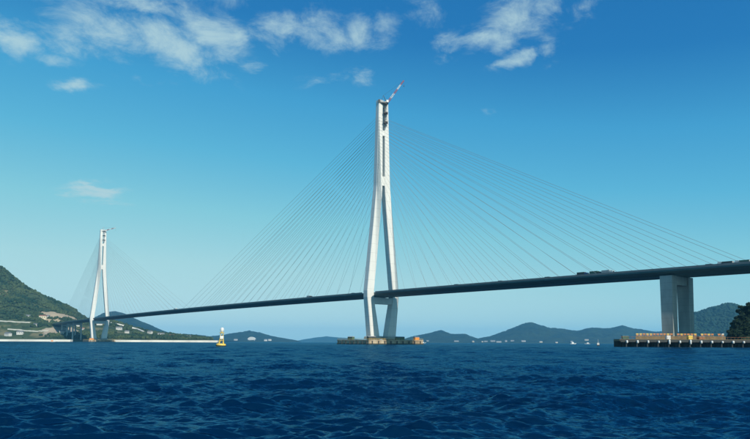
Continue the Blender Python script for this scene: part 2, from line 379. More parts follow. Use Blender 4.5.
# the island at the left, where the far end of the bridge lands
SIL_L = [(-190,270),(-140,265),(-90,263),(-50,262),(-20,264),(0,270.4),(8,276),(15,281),(23,286.6),(31,291.6),(39,296),(47,300),(55,303.2),(62,306),(67,308),(71,309.8),(76,313.5),(81,318),(87,320.8),(95,321.5),(104,321.5),
         (112,322.8),(120,324.8),(130,327.4),(140,330.2),(150,333),(160,334.6),(172,336),(185,337.6),(198,338.8),(210,340),(217,341.2),(222,343)]
island = Terrain(SIL_L, 1400, 1780, 2350, foot=0.05, rough=0.12, nscale=90, power=1.25, seed=2)
island.tree = 2.0
CUT_A = island.hit(63, 316.2); CUT_B = island.hit(60, 332); CUT_C = island.hit(50, 321); CUT_D = island.hit(44, 313)
bare = [(EARTH, CUT_A, (66, 70, 19)), ((0.34, 0.29, 0.22), CUT_B, (42, 60, 22)), ((0.38, 0.31, 0.20), CUT_C, (22, 40, 9))]
M['island'] = wood_material('island_slope', (0.024, 0.045, 0.022), (0.065, 0.088, 0.036), 0.03, patch=((0.15, 0.14, 0.075), 0.016, 0.57), bare=bare)
tag(island.build('island', M['island'], 5, x0=X(-190,1780)), 'green hillside island with bare earth cuts at left', 'island', kind='structure')

strips = []                                            # roads and terraces cut into the slope: (points, half width)
def strip(name, pix, width, thick, mat, label, cat=None, kind=None):
    pts = []
    for (a, b) in zip(pix[:-1], pix[1:]):
        for k in range(9):
            f = k/8; pts.append(island.hit(a[0]+(b[0]-a[0])*f, a[1]+(b[1]-a[1])*f))
    P = np.array([p[:] for p in pts])
    for _ in range(6): P[1:-1] = (P[:-2] + 2*P[1:-1] + P[2:])/4
    mb = MB(); rings = []
    for k in range(len(P)):
        z = max(float(island.height(P[k][0], P[k][1])), P[k][2]) + 1.2
        x, y = P[k][0], P[k][1]
        rings.append([(x, y-width, z-thick), (x, y-width*0.75, z), (x, y+width, z+0.3), (x, y+width, z-thick)])
    mb.loft(rings); strips.append(P)
    return tag(mb.build(name, mat), label, cat, kind=kind)
M['concrete_white'] = material('pale_concrete', (0.62, 0.60, 0.54), 0.85, var=0.18, scale=0.08)
M['road'] = material('hill_road', (0.42, 0.42, 0.36), 0.9, var=0.2, scale=0.1)
strip('retaining_wall', [(107,322.8),(116,324.2),(127,326.6),(137,329.4),(143,331.8)], 9, 7.0, M['concrete_white'], 'long white retaining wall slanting down the green slope beside the far tower', 'wall')
strip('hill_road', [(-20,321.2),(0,321.6),(14,322.4),(30,323)], 4, 2.6, M['road'], 'pale road across the upper green slope at far left', 'road', kind='structure')
strip('hill_road', [(8,329.6),(24,331),(38,331.8),(49,331.4)], 4, 2.6, M['road'], 'pale lower road above the shore at left', 'road', kind='structure')
def clear_of(x, y, z):
    k = np.ones_like(x, bool)
    for P in strips:
        for q in P[::2]: k &= (np.abs(x-q[0]) > 14) | (y > q[1]+14) | (y < q[1]-30)
    for c, ctr, rad in bare: k &= ((x-ctr[0])/rad[0])**2 + ((y-ctr[1])/(rad[1]*0.7))**2 + ((z-ctr[2])/(rad[2]*0.9))**2 > 1.0
    k &= (z > 7) & (fbm(x/60, y/60, 3) > -0.22 + np.where(z < 45, 0.20, 0.0))
    return k

# a straight sea wall runs along the island's foot
M['sea_wall'] = material('sea_wall_concrete', (0.66, 0.63, 0.55), 0.85, var=0.22, scale=0.03)
def sea_wall(px0, px1, Y0, Y1, h, label):
    mb = MB(); rings = []
    for k in range(25):
        f = k/24; px = px0+(px1-px0)*f; Y = Y0+(Y1-Y0)*f + 8*float(fbm(np.array(f*5.0), np.array(3.3), 2)); x = X(px, Y)
        rings.append([(x, Y-3, -2), (x, Y-1.2, h), (x, Y+9, h+0.3), (x, Y+9, -2)])
    mb.loft(rings); tag(mb.build('sea_wall', M['sea_wall']), label, 'sea wall')
sea_wall(-90, 71, 1352, 1362, 4.3, 'white sea wall along the shore left of the far tower')
sea_wall(109, 218, 1366, 1395, 4.0, 'white sea wall on the shore right of the far tower')

# ------------------------------------------------------------------ the bridge (local axes: x along the deck to the far tower, y towards the viewer's left side, z up)
A = 0.6757; NT = (5.83, 576.55); H0 = 47.2; KH = 1.539; SPAN = 890.0
AX = Vector((-math.sin(A), math.cos(A))); TR = Vector((math.cos(A), math.sin(A)))
def BW(s, l, z): return Vector((NT[0] + AX.x*s - TR.x*l, NT[1] + AX.y*s - TR.y*l, z))
def dz_(s): return H0 - KH*((s-445)/445)**2
M['tower'] = material('tower_paint', (0.69, 0.68, 0.635), 0.55, var=0.13, scale=0.42, stretch=(1, 1, 0.09), detail=6)
M['deck'] = material('girder_paint', (0.05, 0.125, 0.13), 0.6, var=0.2, scale=0.15)
M['parapet'] = material('parapet_paint', (0.16, 0.18, 0.18), 0.6, var=0.2, scale=0.3)
M['asphalt'] = material('asphalt', (0.05, 0.05, 0.05), 0.9, var=0.3, scale=0.5)
M['cable'] = material('cable_sheath', (0.24, 0.27, 0.28), 0.55, var=0.1, scale=0.2)
M['pier'] = material('pier_concrete', (0.42, 0.42, 0.38), 0.9, scale=0.12, color2=(0.25, 0.27, 0.25), stretch=(1, 1, 0.35), detail=6)
def joints(m, pitch, amount, width=0.25):
    """welded block joints: a faint darker line at every block"""
    nt = m.node_tree; b = nt.nodes['Principled BSDF']; L = nt.links.new; src = b.inputs['Base Color'].links[0].from_socket
    g = nt.nodes.new('ShaderNodeNewGeometry'); sp = nt.nodes.new('ShaderNodeSeparateXYZ'); L(g.outputs['Position'], sp.inputs[0])
    md = nt.nodes.new('ShaderNodeMath'); md.operation = 'MODULO'; L(sp.outputs[2], md.inputs[0]); md.inputs[1].default_value = pitch
    lt = nt.nodes.new('ShaderNodeMath'); lt.operation = 'LESS_THAN'; L(md.outputs[0], lt.inputs[0]); lt.inputs[1].default_value = width
    ml = nt.nodes.new('ShaderNodeMath'); ml.operation = 'MULTIPLY'; L(lt.outputs[0], ml.inputs[0]); ml.inputs[1].default_value = amount
    mx = nt.nodes.new('ShaderNodeMix'); mx.data_type = 'RGBA'; L(ml.outputs[0], mx.inputs[0]); L(src, mx.inputs[6]); mx.inputs[7].default_value = (.1, .1, .1, 1); L(mx.outputs[2], b.inputs['Base Color'])
joints(M['tower'], 8.2, 0.28); joints(M['pier'], 4.0, 0.3, 0.2)
bridge = empty('cable_stayed_bridge', (NT[0], NT[1], 0), math.pi/2 + A)
tag(bridge, 'long cable-stayed bridge with two white inverted-Y towers and a dark deck', 'bridge')

STN = [(3.2, 14.2, 4.2, 7.4), (12, 15.2, 5.6, 7.2), (24, 16.4, 7.8, 7.0), (34, 17.5, 9.8, 6.8), (42, 18.4, 11.0, 6.6), (48, 18.5, 11.1, 6.5), (56, 17.6, 10.1, 6.4), (80, 15.0, 7.4, 6.2),
       (112, 11.5, 4.1, 6.0), (136, 8.95, 1.95, 5.8), (145, 8.0, 1.35, 5.8), (156, 7.6, 1.3, 5.7), (190, 6.6, 1.3, 5.4), (226, 5.55, 1.3, 5.2)]
def section(l0, l1, d, z, g, c=0.55):
    h = d/2; P = [(-h, l0+c*.4), (-h, l1-c), (-h+c, l1), (h-c, l1), (h, l1-c), (h, l0+c*.4), (h-c, l0), (-h+c, l0)]
    P = [(s, g*l, z) for s, l in P]
    return P if g < 0 else P[::-1]
def tower(S):
    t = empty('tower', (S, 0, 0), 0, bridge)
    for g in (1, -1):
        mb = MB(); mb.loft([section(I, O, d, z, g) for z, O, I, d in STN][::1]); mb.build('leg', M['tower'], t)
    for z0, z1, hw, d in ((145.5, 154, 1.9, 4.9), (192.5, 197.5, 1.8, 4.7), (219.5, 225.0, 1.8, 4.5)):
        MB().box(-d/2, d/2, -hw, hw, z0, z1).build('cross_beam', M['tower'], t)
    MB().loft([[(-2.7, -10.6, 36.2), (2.7, -10.6, 36.2), (2.7, 10.6, 36.2), (-2.7, 10.6, 36.2)], [(-2.9, -11.6, 42.0), (2.9, -11.6, 42.0), (2.9, 11.6, 42.0), (-2.9, 11.6, 42.0)]]).build('deck_beam', M['tower'], t)
    for g in (1, -1):
        MB().loft([[(-h, g*9.2-w, z), (h, g*9.2-w, z), (h, g*9.2+w, z), (-h, g*9.2+w, z)] for z, h, w in ((4.5, 5.4, 6.6), (6.6, 5.2, 6.4), (7.3, 4.6, 5.8))]).build('footing', M['pier'], t)
    return t
tower(0.0); tower(SPAN)

def run(name, s0, s1, step, sect, mat, parent):
    n = max(2, int(round((s1-s0)/step))+1); mb = MB()
    mb.loft([[(s, l, dz_(s)+z) for l, z in sect(s)] for s in np.linspace(s0, s1, n)]); return mb.build(name, mat, parent)
S_A, S_B = -430.0, 1246.0
deck = run('deck', S_A, S_B, 12, lambda s: [(-10.9, -0.02), (-10.9, -1.9), (-8.8, -2.9), (8.8, -2.9), (10.9, -1.9), (10.9, -0.02)][::-1], M['deck'], bridge)
run('road_surface', S_A+.1, S_B-.1, 12, lambda s: [(-9.8, -0.012), (9.8, -0.012), (9.8, 0.01), (-9.8, 0.01)], M['asphalt'], deck)
for g in (1, -1):
    for s0, s1 in ((S_A, -5.6), (5.6, SPAN-5.6), (SPAN+5.6, S_B)):
        def wing(s, g=g, s0=s0, s1=s1):
            e = min(s-s0 if s0 > -100 else 99, s1-s if s1 < 1100 else 99); w = 4.4*math.sqrt(max(0.02, 1-(1-min(1, e/7.0))**2))
            P = [(10.88, -0.03), (10.88, -1.85), (10.9+w*.45, -1.95), (10.9+w*.95, -0.95), (10.9+w, -0.03)]
            return [(g*l, z) for l, z in (P if g < 0 else P[::-1])]
        st = [s for s in (list(np.linspace(s0, s0+8, 9)) + list(np.arange(s0+16, s1-15, 12)) + list(np.linspace(s1-8, s1, 9)))]
        mb = MB(); mb.loft([[(s, l, dz_(s)+z) for l, z in wing(s)] for s in st]); mb.build('edge_fairing', M['deck'], deck)
        run('parapet', s0+4 if s0 > -100 else s0, s1-4 if s1 < 1100 else s1, 12, lambda s, g=g: [(g*14.55, 0.0), (g*14.95, 0.0), (g*14.95, 1.15), (g*14.55, 1.15)], M['parapet'], deck)
    run('road_barrier', S_A+1, S_B-1, 12, lambda s, g=g: [(g*10.05, 0.0), (g*10.4, 0.0), (g*10.35, 0.85), (g*10.1, 0.85)], M['parapet'], deck)
# stays: 21 in each plane on each side of each tower
def leg_at(z, k):
    return float(np.interp(z, [q[0] for q in STN], [q[k] for q in STN]))
for S, outs in ((0.0, ((-1, 34, 312), (1, 32, 432))), (SPAN, ((-1, 32, 432), (1, 30, 262)))):
    for dr, a0, a1 in outs:
        for i in range(21):
            f = i/20; so = a0 + (a1-a0)*f; zt = 151.0 + 58.0*f
            for g in (1, -1):
                s1 = S + dr*so; O = leg_at(zt, 1); d = leg_at(zt, 3)
                MB().tube((S + dr*(d/2-0.3), g*(O-0.2), zt), (s1, g*13.6, dz_(s1)+0.1), 0.066 + 0.022*f, n=6).build('stay_cable', M['cable'], bridge)
# piers: two columns joined by a recessed wall under a cap
def pier(S, z0, half=9.95, w_=2.85, h_=1.0, web=False):
    p = empty('pier', (S, 0, 0), 0, bridge); zt = dz_(S) - 2.95
    for g in (1, -1):
        MB().loft([[(-h*h_, g*half-w, z), (h*h_, g*half-w, z), (h*h_, g*half+w, z), (-h*h_, g*half+w, z)] for z, h, w in ((z0, 3.2, w_*.94), (zt-1.6, 3.5, w_), (zt-0.01, 3.5, w_))]).build('column', M['pier'], p)
    if web: MB().box(1.0*h_, 2.8*h_, -half+w_-.2, half-w_+.2, z0+0.3, zt-5.0).build('web_wall', M['pier'], p)
    MB().box(-2.6*h_, 2.6*h_, -half+w_-.3, half-w_+.3, zt-5.0, zt-0.02).build('cap_beam', M['pier'], p)
    return p
pier(-270.0, 2.0); pier(-322.0, 2.0)
for S in (1060.0, 1110.0, 1160.0):
    w = BW(S, 0, 0); pier(S, float(max(-1.0, island.height(w.x, w.y)-6)), 8.5, 1.3, 0.5)

# foundations: big concrete caissons with fenders and site sheds standing on them
M['caisson'] = material('caisson_concrete', (0.52, 0.42, 0.29), 0.9, scale=0.16, color2=(0.26, 0.18, 0.10), detail=6, stretch=(1, 1, .5))
M['rust'] = material('rusty_steel', (0.30, 0.13, 0.055), 0.8, var=0.5, scale=0.8)
M['dark_steel'] = material('dark_steel', (0.05, 0.055, 0.05), 0.6, var=0.4, scale=0.6)
M['orange'] = material('orange_paint', (0.75, 0.26, 0.05), 0.55, var=0.25, scale=1.2)
M['yellow'] = material('yellow_paint', (0.80, 0.55, 0.09), 0.5, var=0.2, scale=1.5)
M['white'] = material('white_paint', (0.68, 0.68, 0.65), 0.5, var=0.12, scale=1.0)
M['red'] = material('red_paint', (0.34, 0.05, 0.045), 0.5, var=0.2, scale=1.0)
M['grey'] = material('grey_paint', (0.36, 0.38, 0.38), 0.55, var=0.2, scale=0.8)
M['green'] = material('green_paint', (0.05, 0.12, 0.08), 0.6, var=0.3, scale=0.8)
M['blue'] = material('blue_paint', (0.03, 0.08, 0.22), 0.5, var=0.2, scale=0.8)
M['glass'] = material('dark_glass', (0.02, 0.03, 0.035), 0.08)
M['tyre'] = material('black_rubber', (0.02, 0.02, 0.02), 0.85)
M['weed'] = material('weedy_concrete', (0.07, 0.07, 0.045), 0.7, var=0.5, scale=0.6)
def caisson(S, s0, s1, t0, t1, h, where):
    c = empty('tower_foundation', BW(S, 0, 0), math.pi/2 + A)
    tag(c, f'concrete foundation platform in the sea under the {where} bridge tower', 'foundation')
    MB().loft([[(s0-b, -t1-b, z), (s1+b, -t1-b, z), (s1+b, -t0+b, z), (s0-b, -t0+b, z)] for z, b in ((0.85, 0.0), (h-.9, 0.0), (h-.88, .25), (h, .25))]).build('caisson', M['caisson'], c)
    MB().loft([[(s0-b, -t1-b, z), (s1+b, -t1-b, z), (s1+b, -t0+b, z), (s0-b, -t0+b, z)] for z, b in ((-3, 0.5), (0.8, 0.5), (0.86, 0.3))]).build('tide_ledge', M['weed'], c)
    # timber and steel fenders hang down the sides
    for k in range(int((t1-t0)/7)):
        t = t0 + 3.5 + 7*k; MB().box(s0-0.75, s0-0.05, -t-0.35, -t+0.35, -0.5, h-1.0).build('fender', M['dark_steel'], c)
    for k in range(int((s1-s0)/6)):
        s = s0 + 3 + 6*k; MB().box(s-0.35, s+0.35, -t0+0.05, -t0+0.75, -0.5, h-1.0).build('fender', M['dark_steel'], c)
    # railing round the edge
    for (a, b) in (((s0, -t0), (s1, -t0)), ((s0, -t0), (s0, -t1))):
        mb = MB(); n = 22
        for k in range(n+1):
            f = k/n; x = a[0]+(b[0]-a[0])*f; y = a[1]+(b[1]-a[1])*f; mb.tube((x, y, h), (x, y, h+1.1), 0.06, n=5)
        mb.tube((*a, h+1.1), (*b, h+1.1), 0.06, n=5); mb.tube((*a, h+.6), (*b, h+.6), 0.05, n=5); mb.build('railing', M['yellow'], c)
    return c
caisson(0.0, -20, 26, -30, 33, 4.0, 'near'); caisson(SPAN, -20, 22, -24, 26, 4.0, 'far')

def shed(loc, rz, L_, W_, H_, mat, label, roofmat='grey'):
    o = empty('site_shed', loc, rz); tag(o, label, 'shed')
    MB().box(-L_/2, L_/2, -W_/2, W_/2, 0, H_).build('wall', M[mat], o)
    MB().loft([[(-L_/2-.2, -W_/2-.2, H_), (L_/2+.2, -W_/2-.2, H_), (L_/2+.2, W_/2+.2, H_), (-L_/2-.2, W_/2+.2, H_)], [(-L_/2-.2, -0.2, H_+.5), (L_/2+.2, -0.2, H_+.5), (L_/2+.2, .2, H_+.5), (-L_/2-.2, .2, H_+.5)]]).build('roof', M[roofmat], o)
    for sgn in (-1, 1):
        MB().box(sgn*L_*.25-.6, sgn*L_*.25+.6, -W_/2-.04, -W_/2+.02, 1.1, 2.0).build('window', M['glass'], o)
    MB().box(-.45, .45, -W_/2-.05, -W_/2+.02, 0.02, 2.0).build('door', M['grey'], o)
    return o
rzb = math.pi/2 + A
shed(BW(-16, 24, 4.0), rzb+R(90), 8, 2.8, 2.6, 'dark_steel', 'dark site hut at the left corner of the near tower platform')
shed(BW(-16.5, -8, 4.0), rzb+R(90), 9, 2.8, 2.5, 'green', 'green site hut in the shade on the near tower platform')
shed(BW(-16.5, -28, 4.0), rzb+R(90), 5, 2.6, 2.4, 'orange', 'orange site hut at the right end of the near tower platform')
shed(BW(12, 25, 4.0), rzb, 7, 2.6, 2.5, 'green', 'green site hut on the left side of the near tower platform')
shed(BW(SPAN-16, 18, 4.0), rzb+R(90), 8, 2.8, 3.0, 'orange', 'orange site hut on the far tower platform')

# ------------------------------------------------------------------ cranes on the tower tops
def lattice(mb, a, b, w0, w1, n, r=0.09, up=(0, 0, 1)):
    a, b = Vector(a), Vector(b); d = (b-a).normalized(); u = d.cross(Vector(up))
    u = u.normalized() if u.length > 1e-3 else Vector((1, 0, 0)); v = u.cross(d).normalized()
    P = []
    for k in range(n+1):
        f = k/n; c = a.lerp(b, f); w = (w0 + (w1-w0)*f)/2; P.append([c + u*w + v*w, c - u*w + v*w, c - u*w - v*w, c + u*w - v*w])
    for k in range(n):
        for i in range(4):
            mb.tube(P[k][i], P[k+1][i], r, n=4)
            mb.tube(P[k][i], P[k+1][(i+1) % 4] if k % 2 else P[k+1][(i-1) % 4], r*.7, n=4)
            mb.tube(P[k][i], P[k][(i+1) % 4], r*.7, n=4)
def crane(S, jib_dir, jib_el, length, label, scheme):
    base = BW(S - 4.6, -0.6, 0)
    o = empty('tower_crane', (base.x, base.y, 201), 0); tag(o, label, 'crane')
    b = MB(); lattice(b, (0, 0, 0), (0, 0, 20.5), 2.4, 2.4, 9, 0.16); b.build('mast', M[scheme[0]], o)
    for z in (3, 12):
        cl = MB(); cl.box(-2.0, 2.0, -2.0, 2.0, z, z+1.2); cl.build('tower_clamp', M['dark_steel'], o)
    MB().lathe([(1.7, 20.5), (2.0, 20.9), (2.0, 21.6), (1.6, 21.8)], n=14).build('slewing_ring', M['dark_steel'], o)
    j = Vector((math.cos(jib_dir), math.sin(jib_dir), 0)); sd = Vector((-j.y, j.x, 0))
    def slab(mb, c, l, w, z0, z1):
        P = [(c + j*(a*l/2) + sd*(q*w/2)) for a, q in ((-1,-1),(1,-1),(1,1),(-1,1))]; mb.loft([[(p.x, p.y, z) for p in P] for z in (z0, z1)])
    p = MB(); slab(p, j*-2.5, 9.5, 3.0, 21.8, 22.5); p.build('platform', M[scheme[0]], o)
    p = MB(); slab(p, j*-6.2, 1.8, 3.2, 22.5, 25.0); p.build('counterweight', M[scheme[2]], o)
    p = MB(); slab(p, j*-3.4, 2.8, 2.2, 22.5, 24.3); p.build('winch_house', M[scheme[1]], o)
    p = MB(); slab(p, j*1.2 + sd*-2.1, 2.0, 1.4, 22.2, 24.4); cb = p.build('cab', M['white'], o)
    p = MB(); slab(p, j*2.22 + sd*-2.1, 0.06, 1.1, 23.1, 24.2); p.build('window', M['glass'], cb)
    apex = Vector((0, 0, 29.5)) + j*-2.2
    p = MB()
    for q in (-1, 1):
        p.tube(Vector((0, 0, 22.5)) + j*0.8 + sd*q, apex, 0.16, n=5); p.tube(Vector((0, 0, 22.5)) + j*-5.0 + sd*q, apex, 0.16, n=5)
    p.build('a_frame', M[scheme[2]], o)
    foot = Vector((0, 0, 22.9)) + j*1.6; dirv = j*math.cos(jib_el) + Vector((0, 0, math.sin(jib_el)))
    segs = 5
    for k in range(segs):
        p = MB(); a_ = foot + dirv*(length*k/segs); b_ = foot + dirv*(length*(k+1)/segs)
        lattice(p, a_, b_, 1.6 - 0.16*k, 1.44 - 0.16*k, 3, 0.15)
        p.build('jib_section', M['red'] if (k % 2 == 0) == (scheme[3] == 'r') else M['white'], o)
    tip = foot + dirv*length
    p = MB(); p.tube(apex, tip, 0.06, n=5); p.build('pendant_line', M['dark_steel'], o)
    p = MB(); p.tube(tip, tip - Vector((0, 0, 5)), 0.05, n=5); p.lathe([(0.05, tip.z-6.0), (0.4, tip.z-5.6), (0.4, tip.z-5.1), (0.05, tip.z-4.9)], tip.x, tip.y, 8); p.build('hook_block', M['dark_steel'], o)
    return o
crane(0.0, R(8), R(55), 27, 'luffing crane with red and white jib raised on top of the near tower', ('dark_steel', 'grey', 'dark_steel', 'r'))
crane(SPAN, R(2), R(16), 22, 'crane with low white jib on top of the far tower', ('white', 'white', 'grey', 'w'))

# ------------------------------------------------------------------ traffic on the deck
def wheel(parent, x, y, r=0.5, w=0.3):
    mb = MB(); n = 14; mb.loft([[(x + r*math.cos(2*math.pi*i/n), yy, r + r*math.sin(2*math.pi*i/n)) for i in range(n)] for yy in (y-w/2, y+w/2)])
    t = mb.build('wheel', M['tyre'], parent)
    mb = MB(); mb.loft([[(x + r*.5*math.cos(2*math.pi*i/n), yy, r + r*.5*math.sin(2*math.pi*i/n)) for i in range(n)] for yy in (y-w/2-.02, y+w/2+.02)]); mb.build('hub', M['grey'], t)
def truck(S, l, d, cabm, boxm, L_, H_, label, tank=False):
    o = empty('truck', BW(S, l, dz_(S)+0.014), rzb + (0 if d > 0 else math.pi)); tag(o, label, 'truck', 'lorries on the bridge deck')
    MB().box(-L_/2, L_/2-.3, -.5, .5, .75, 1.05).build('chassis', M['dark_steel'], o)
    c = MB(); x1 = L_/2; c.loft([[(x1-2.1, y, .6), (x1, y, .6), (x1, y, 1.7), (x1-.25, y, 2.75), (x1-2.1, y, 2.8)] for y in (-1.2, 1.2)]); cab = c.build('cab', M[cabm], o)
    g = MB(); g.loft([[(x1-.02, y, 1.75), (x1+.015, y, 1.75), (x1-.2, y, 2.6), (x1-.25, y, 2.6)] for y in (-1.05, 1.05)]); g.build('windscreen', M['glass'], cab)
    if tank:
        k = MB(); n = 16; k.loft([[(x, 1.18*f*math.cos(2*math.pi*i/n), 1.05 + 1.2 + (H_-2.25)*f*math.sin(2*math.pi*i/n)) for i in range(n)] for x, f in ((-L_/2, .8), (-L_/2+.4, 1), (x1-2.7, 1), (x1-2.35, .8))]); k.build('tank', M[boxm], o, True)
    else:
        k = MB(); k.box(-L_/2, x1-2.3, -1.24, 1.24, 1.06, H_); k.build('cargo_box', M[boxm], o)
        k = MB(); k.box(-L_/2-.04, -L_/2+.0, -1.1, 1.1, 1.2, H_-.15); k.build('rear_door', M['grey'], o)
    for x in (x1-1.2, -L_/2+1.2, -L_/2+2.4):
        for y in (-1.05, 1.05): wheel(o, x, y)
def car(S, l, d, m, label, van=False):
    o = empty('car', BW(S, l, dz_(S)+0.014), rzb + (0 if d > 0 else math.pi)); tag(o, label, 'van' if van else 'car', 'cars on the bridge deck')
    if van:
        prof = [(-2.3,.35),(2.2,.35),(2.3,.9),(1.9,1.2),(1.3,2.1),(-2.2,2.15),(-2.3,1.0)]; win = [(-1.9,1.25),(1.55,1.25),(1.15,1.95),(-1.95,1.98)]
    else:
        prof = [(-2.1,.3),(2.1,.3),(2.15,.75),(1.1,.95),(.4,1.48),(-1.2,1.5),(-1.9,1.0),(-2.15,.95)]; win = [(-1.5,1.0),(.9,.98),(.35,1.4),(-1.15,1.42)]
    body = MB().loft([[(x, y, z) for x, z in prof] for y in (-.85, .85)]).build('body', M[m], o)
    for s_ in (-1, 1): MB().loft([[(x, y, z) for x, z in win] for y in sorted((s_*.84, s_*.87))]).build('side_window', M['glass'], body)
    for x in (-1.3, 1.35):
        for y in (-.78, .78): wheel(o, x, y, .32, .2)
for k, (S, cm, bm_, lb) in enumerate(((-214, 'blue', 'dark_steel', 'last dark lorry of the three in line on the right span'), (-223.2, 'dark_steel', 'green', 'middle dark green lorry of the three in line on the right span'), (-231.6, 'white', 'grey', 'leading pale lorry of the three in line on the right span'))):
    truck(S, 8.2, -1, cm, bm_, 7.6, 3.3, lb)
truck(-300.5, 8.2, 1, 'white', 'dark_steel', 7.6, 2.7, 'left of two dark lorries with white cabs near the right end of the deck')
truck(-309.0, 8.2, 1, 'white', 'green', 7.2, 2.7, 'right of two dark lorries with white cabs near the right end of the deck')
car(-292.5, 8.2, -1, 'dark_steel', 'dark van left of the two lorries with white cabs', True)
car(-187.5, 8.6, -1, 'dark_steel', 'dark van alone on the deck left of the lorry convoy', True)
car(-147, 8.6, -1, 'grey', 'grey van alone midway along the right span', True)
car(-103, 8.6, -1, 'dark_steel', 'dark van on the deck a little right of the near tower', True)
car(31, 8.6, -1, 'dark_steel', 'dark van on the deck just left of the near tower', True)
truck(107.6, 8.0, -1, 'dark_steel', 'grey', 7.5, 3.2, 'grey lorry on the main span left of the near tower')
truck(471, 8.0, -1, 'white', 'white', 8.5, 3.3, 'white lorry far out in the middle of the main span')

# ------------------------------------------------------------------ the jetty and pier platform at the right
M['deckboard'] = material('jetty_deck', (0.24, 0.17, 0.085), 0.9, var=0.4, scale=0.4)
M['pile'] = material('jetty_pile', (0.035, 0.04, 0.038), 0.7, var=0.4, scale=0.5)
JY = 326.0; jx0 = X(618, JY); jx1 = X(792, JY); JH = 4.0
jet = empty('jetty', (jx0, JY, 0), 0); tag(jet, 'long dark working jetty on steel piles at right with white fenders', 'jetty')
JL = jx1 - jx0
MB().box(0, JL, -3, 5, JH-1.0, JH).build('deck', M['deckboard'], jet)
MB().box(0.0, JL, 5.05, 5.4, -3, JH-.3).build('shade_backing', M['pile'], jet)  # dark sheet added behind the piles, standing in for shade under the jetty
MB().box(0.3, JL-.3, -3.25, -3.02, JH-1.5, JH-.15).build('edge_beam', M['pile'], jet)
step = (X(652.5, JY) - X(642, JY))
nb = int(JL/step)
for k in range(nb):
    x = 2.2 + (X(624, JY) - jx0 - 2.2) + k*step
    if x > JL-1: break
    for y in (-2.6, 1.0, 4.4): MB().tube((x+.2, y, -4), (x+.2, y, JH-1.0), 0.42, n=9).build('pile', M['pile'], jet)
    MB().box(x-.1, x+.5, -2.9, 4.8, JH-1.75, JH-1.02).build('cross_head', M['pile'], jet)
    mb = MB(); r = 0.46 + 0.12*random.random(); hh = 1.1 + .5*random.random() + (1.1 if k in (4, 6) else 0)
    zc = JH - 1.35; mb.lathe([(r*.55, zc-hh/2), (r*.95, zc-hh/2+.2), (r, zc), (r*.95, zc+hh/2-.2), (r*.55, zc+hh/2)], x+.2, -3.25-r, 12); mb.build('fender', M['white'], jet, True)
for k in range(nb*3):
    x = 1 + k*step/3
    if x > JL: break
    mb = MB(); mb.tube((x, -2.8, JH), (x, -2.8, JH+1.1), .06, n=5); mb.build('rail_post', M['rust'], jet)
mb = MB(); mb.tube((0.5, -2.8, JH+1.1), (JL-.5, -2.8, JH+1.1), .07, n=5); mb.build('hand_rail', M['rust'], jet)

py_ = 338.0
plat = empty('pier_platform', (X(678, py_), py_, 0), 0); tag(plat, 'brown pile platform round the foot of the concrete pier at right', 'platform')
pw0, pw1 = X(633, py_) - X(678, py_), X(722, py_) - X(678, py_)
MB().loft([[(pw0, -4, z), (pw1, -4, z), (pw1+4, 42, z), (pw0+22, 42, z)] for z in (3.4, 5.7)]).build('deck', M['deckboard'], plat)
for k in range(13):
    x = pw0 + 1 + (pw1-pw0-2)*k/12
    for y in (-3.4, 6.0): MB().tube((x, y, -4), (x, y, 3.4), 0.45, n=9).build('pile', M['pile'], plat)
def barrier(x, y, z, rz, mats, label):
    o = empty('safety_barrier', (x, y, z), rz); tag(o, label, 'barrier', 'safety barriers along the platform edge')
    f = MB(); 
    for s_ in (-.6, .6):
        f2 = MB(); f2.tube((s_, -.3, 0), (s_, 0, 1.35), .05, n=5); f2.build('leg', M['grey'], o)
        f2 = MB(); f2.tube((s_, .3, 0), (s_, 0, 1.35), .05, n=5); f2.build('leg', M['grey'], o)
    MB().box(-.72, .72, -.06, .06, .85, 1.35).build('board', M[mats[0]], o)
    MB().box(-.68, .68, -.14, -.08, .3, .7).build('board', M[mats[1]], o)
    return o
random.seed(3)
nbar = 26
for k in range(nbar):
    f = k/(nbar-1)
    if k in (11, 18, 23): continue
    x = pw0 + 1.2 + (pw1-pw0-2.4)*f
    sch = ('yellow', 'orange') if random.random() < .6 else ('orange', 'rust')
    barrier(plat.location.x + x, py_-3.3, 5.7, R(random.uniform(-6, 6)), sch, 'orange and yellow barrier in the row along the pier platform edge')

# small machines and material standing on the jetty
def crate(x, y, z, w, d, h, m, label):
    o = empty('storage_box', (x, y, z), R(random.uniform(-15, 15))); tag(o, label, 'box')
    MB().box(-w/2, w/2, -d/2, d/2, 0.12, h).build('body', M[m], o); MB().box(-w/2-.06, w/2+.06, -d/2-.06, d/2+.06, h, h+.1).build('lid', M['grey'], o)
    for s_ in (-1, 1): MB().box(s_*w*.35-.1, s_*w*.35+.1, -d/2, d/2, 0, .12).build('skid', M['dark_steel'], o)
crate(X(627, JY), JY+2, JH, 3, 2, 1.6, 'green', 'green storage box at the left end of the jetty')
crate(X(693, JY), JY+3, JH, 2.2, 2, 2.0, 'yellow', 'yellow storage box on the jetty in front of the pier')
crate(X(671, JY), JY+3, JH, 2.0, 2, 1.9, 'white', 'white storage box on the jetty left of the yellow one')
crate(X(704, JY), JY+3, JH, 3.2, 2, 1.5, 'rust', 'rusty storage box on the jetty right of the yellow one')
def lamp(x, y, z, h, label):
    o = empty('lamp_post', (x, y, z)); tag(o, label, 'lamp post')
    MB().tube((0, 0, 0), (0, 0, h), .09, .06, n=7).build('pole', M['grey'], o)
    MB().box(-.5, .5, -.35, .35, h, h+.5).build('lamp_head', M['white'], o)
lamp(X(727, JY), JY+3.5, JH, 2.6, 'short white lamp on the jetty between the platform and the dark trees')

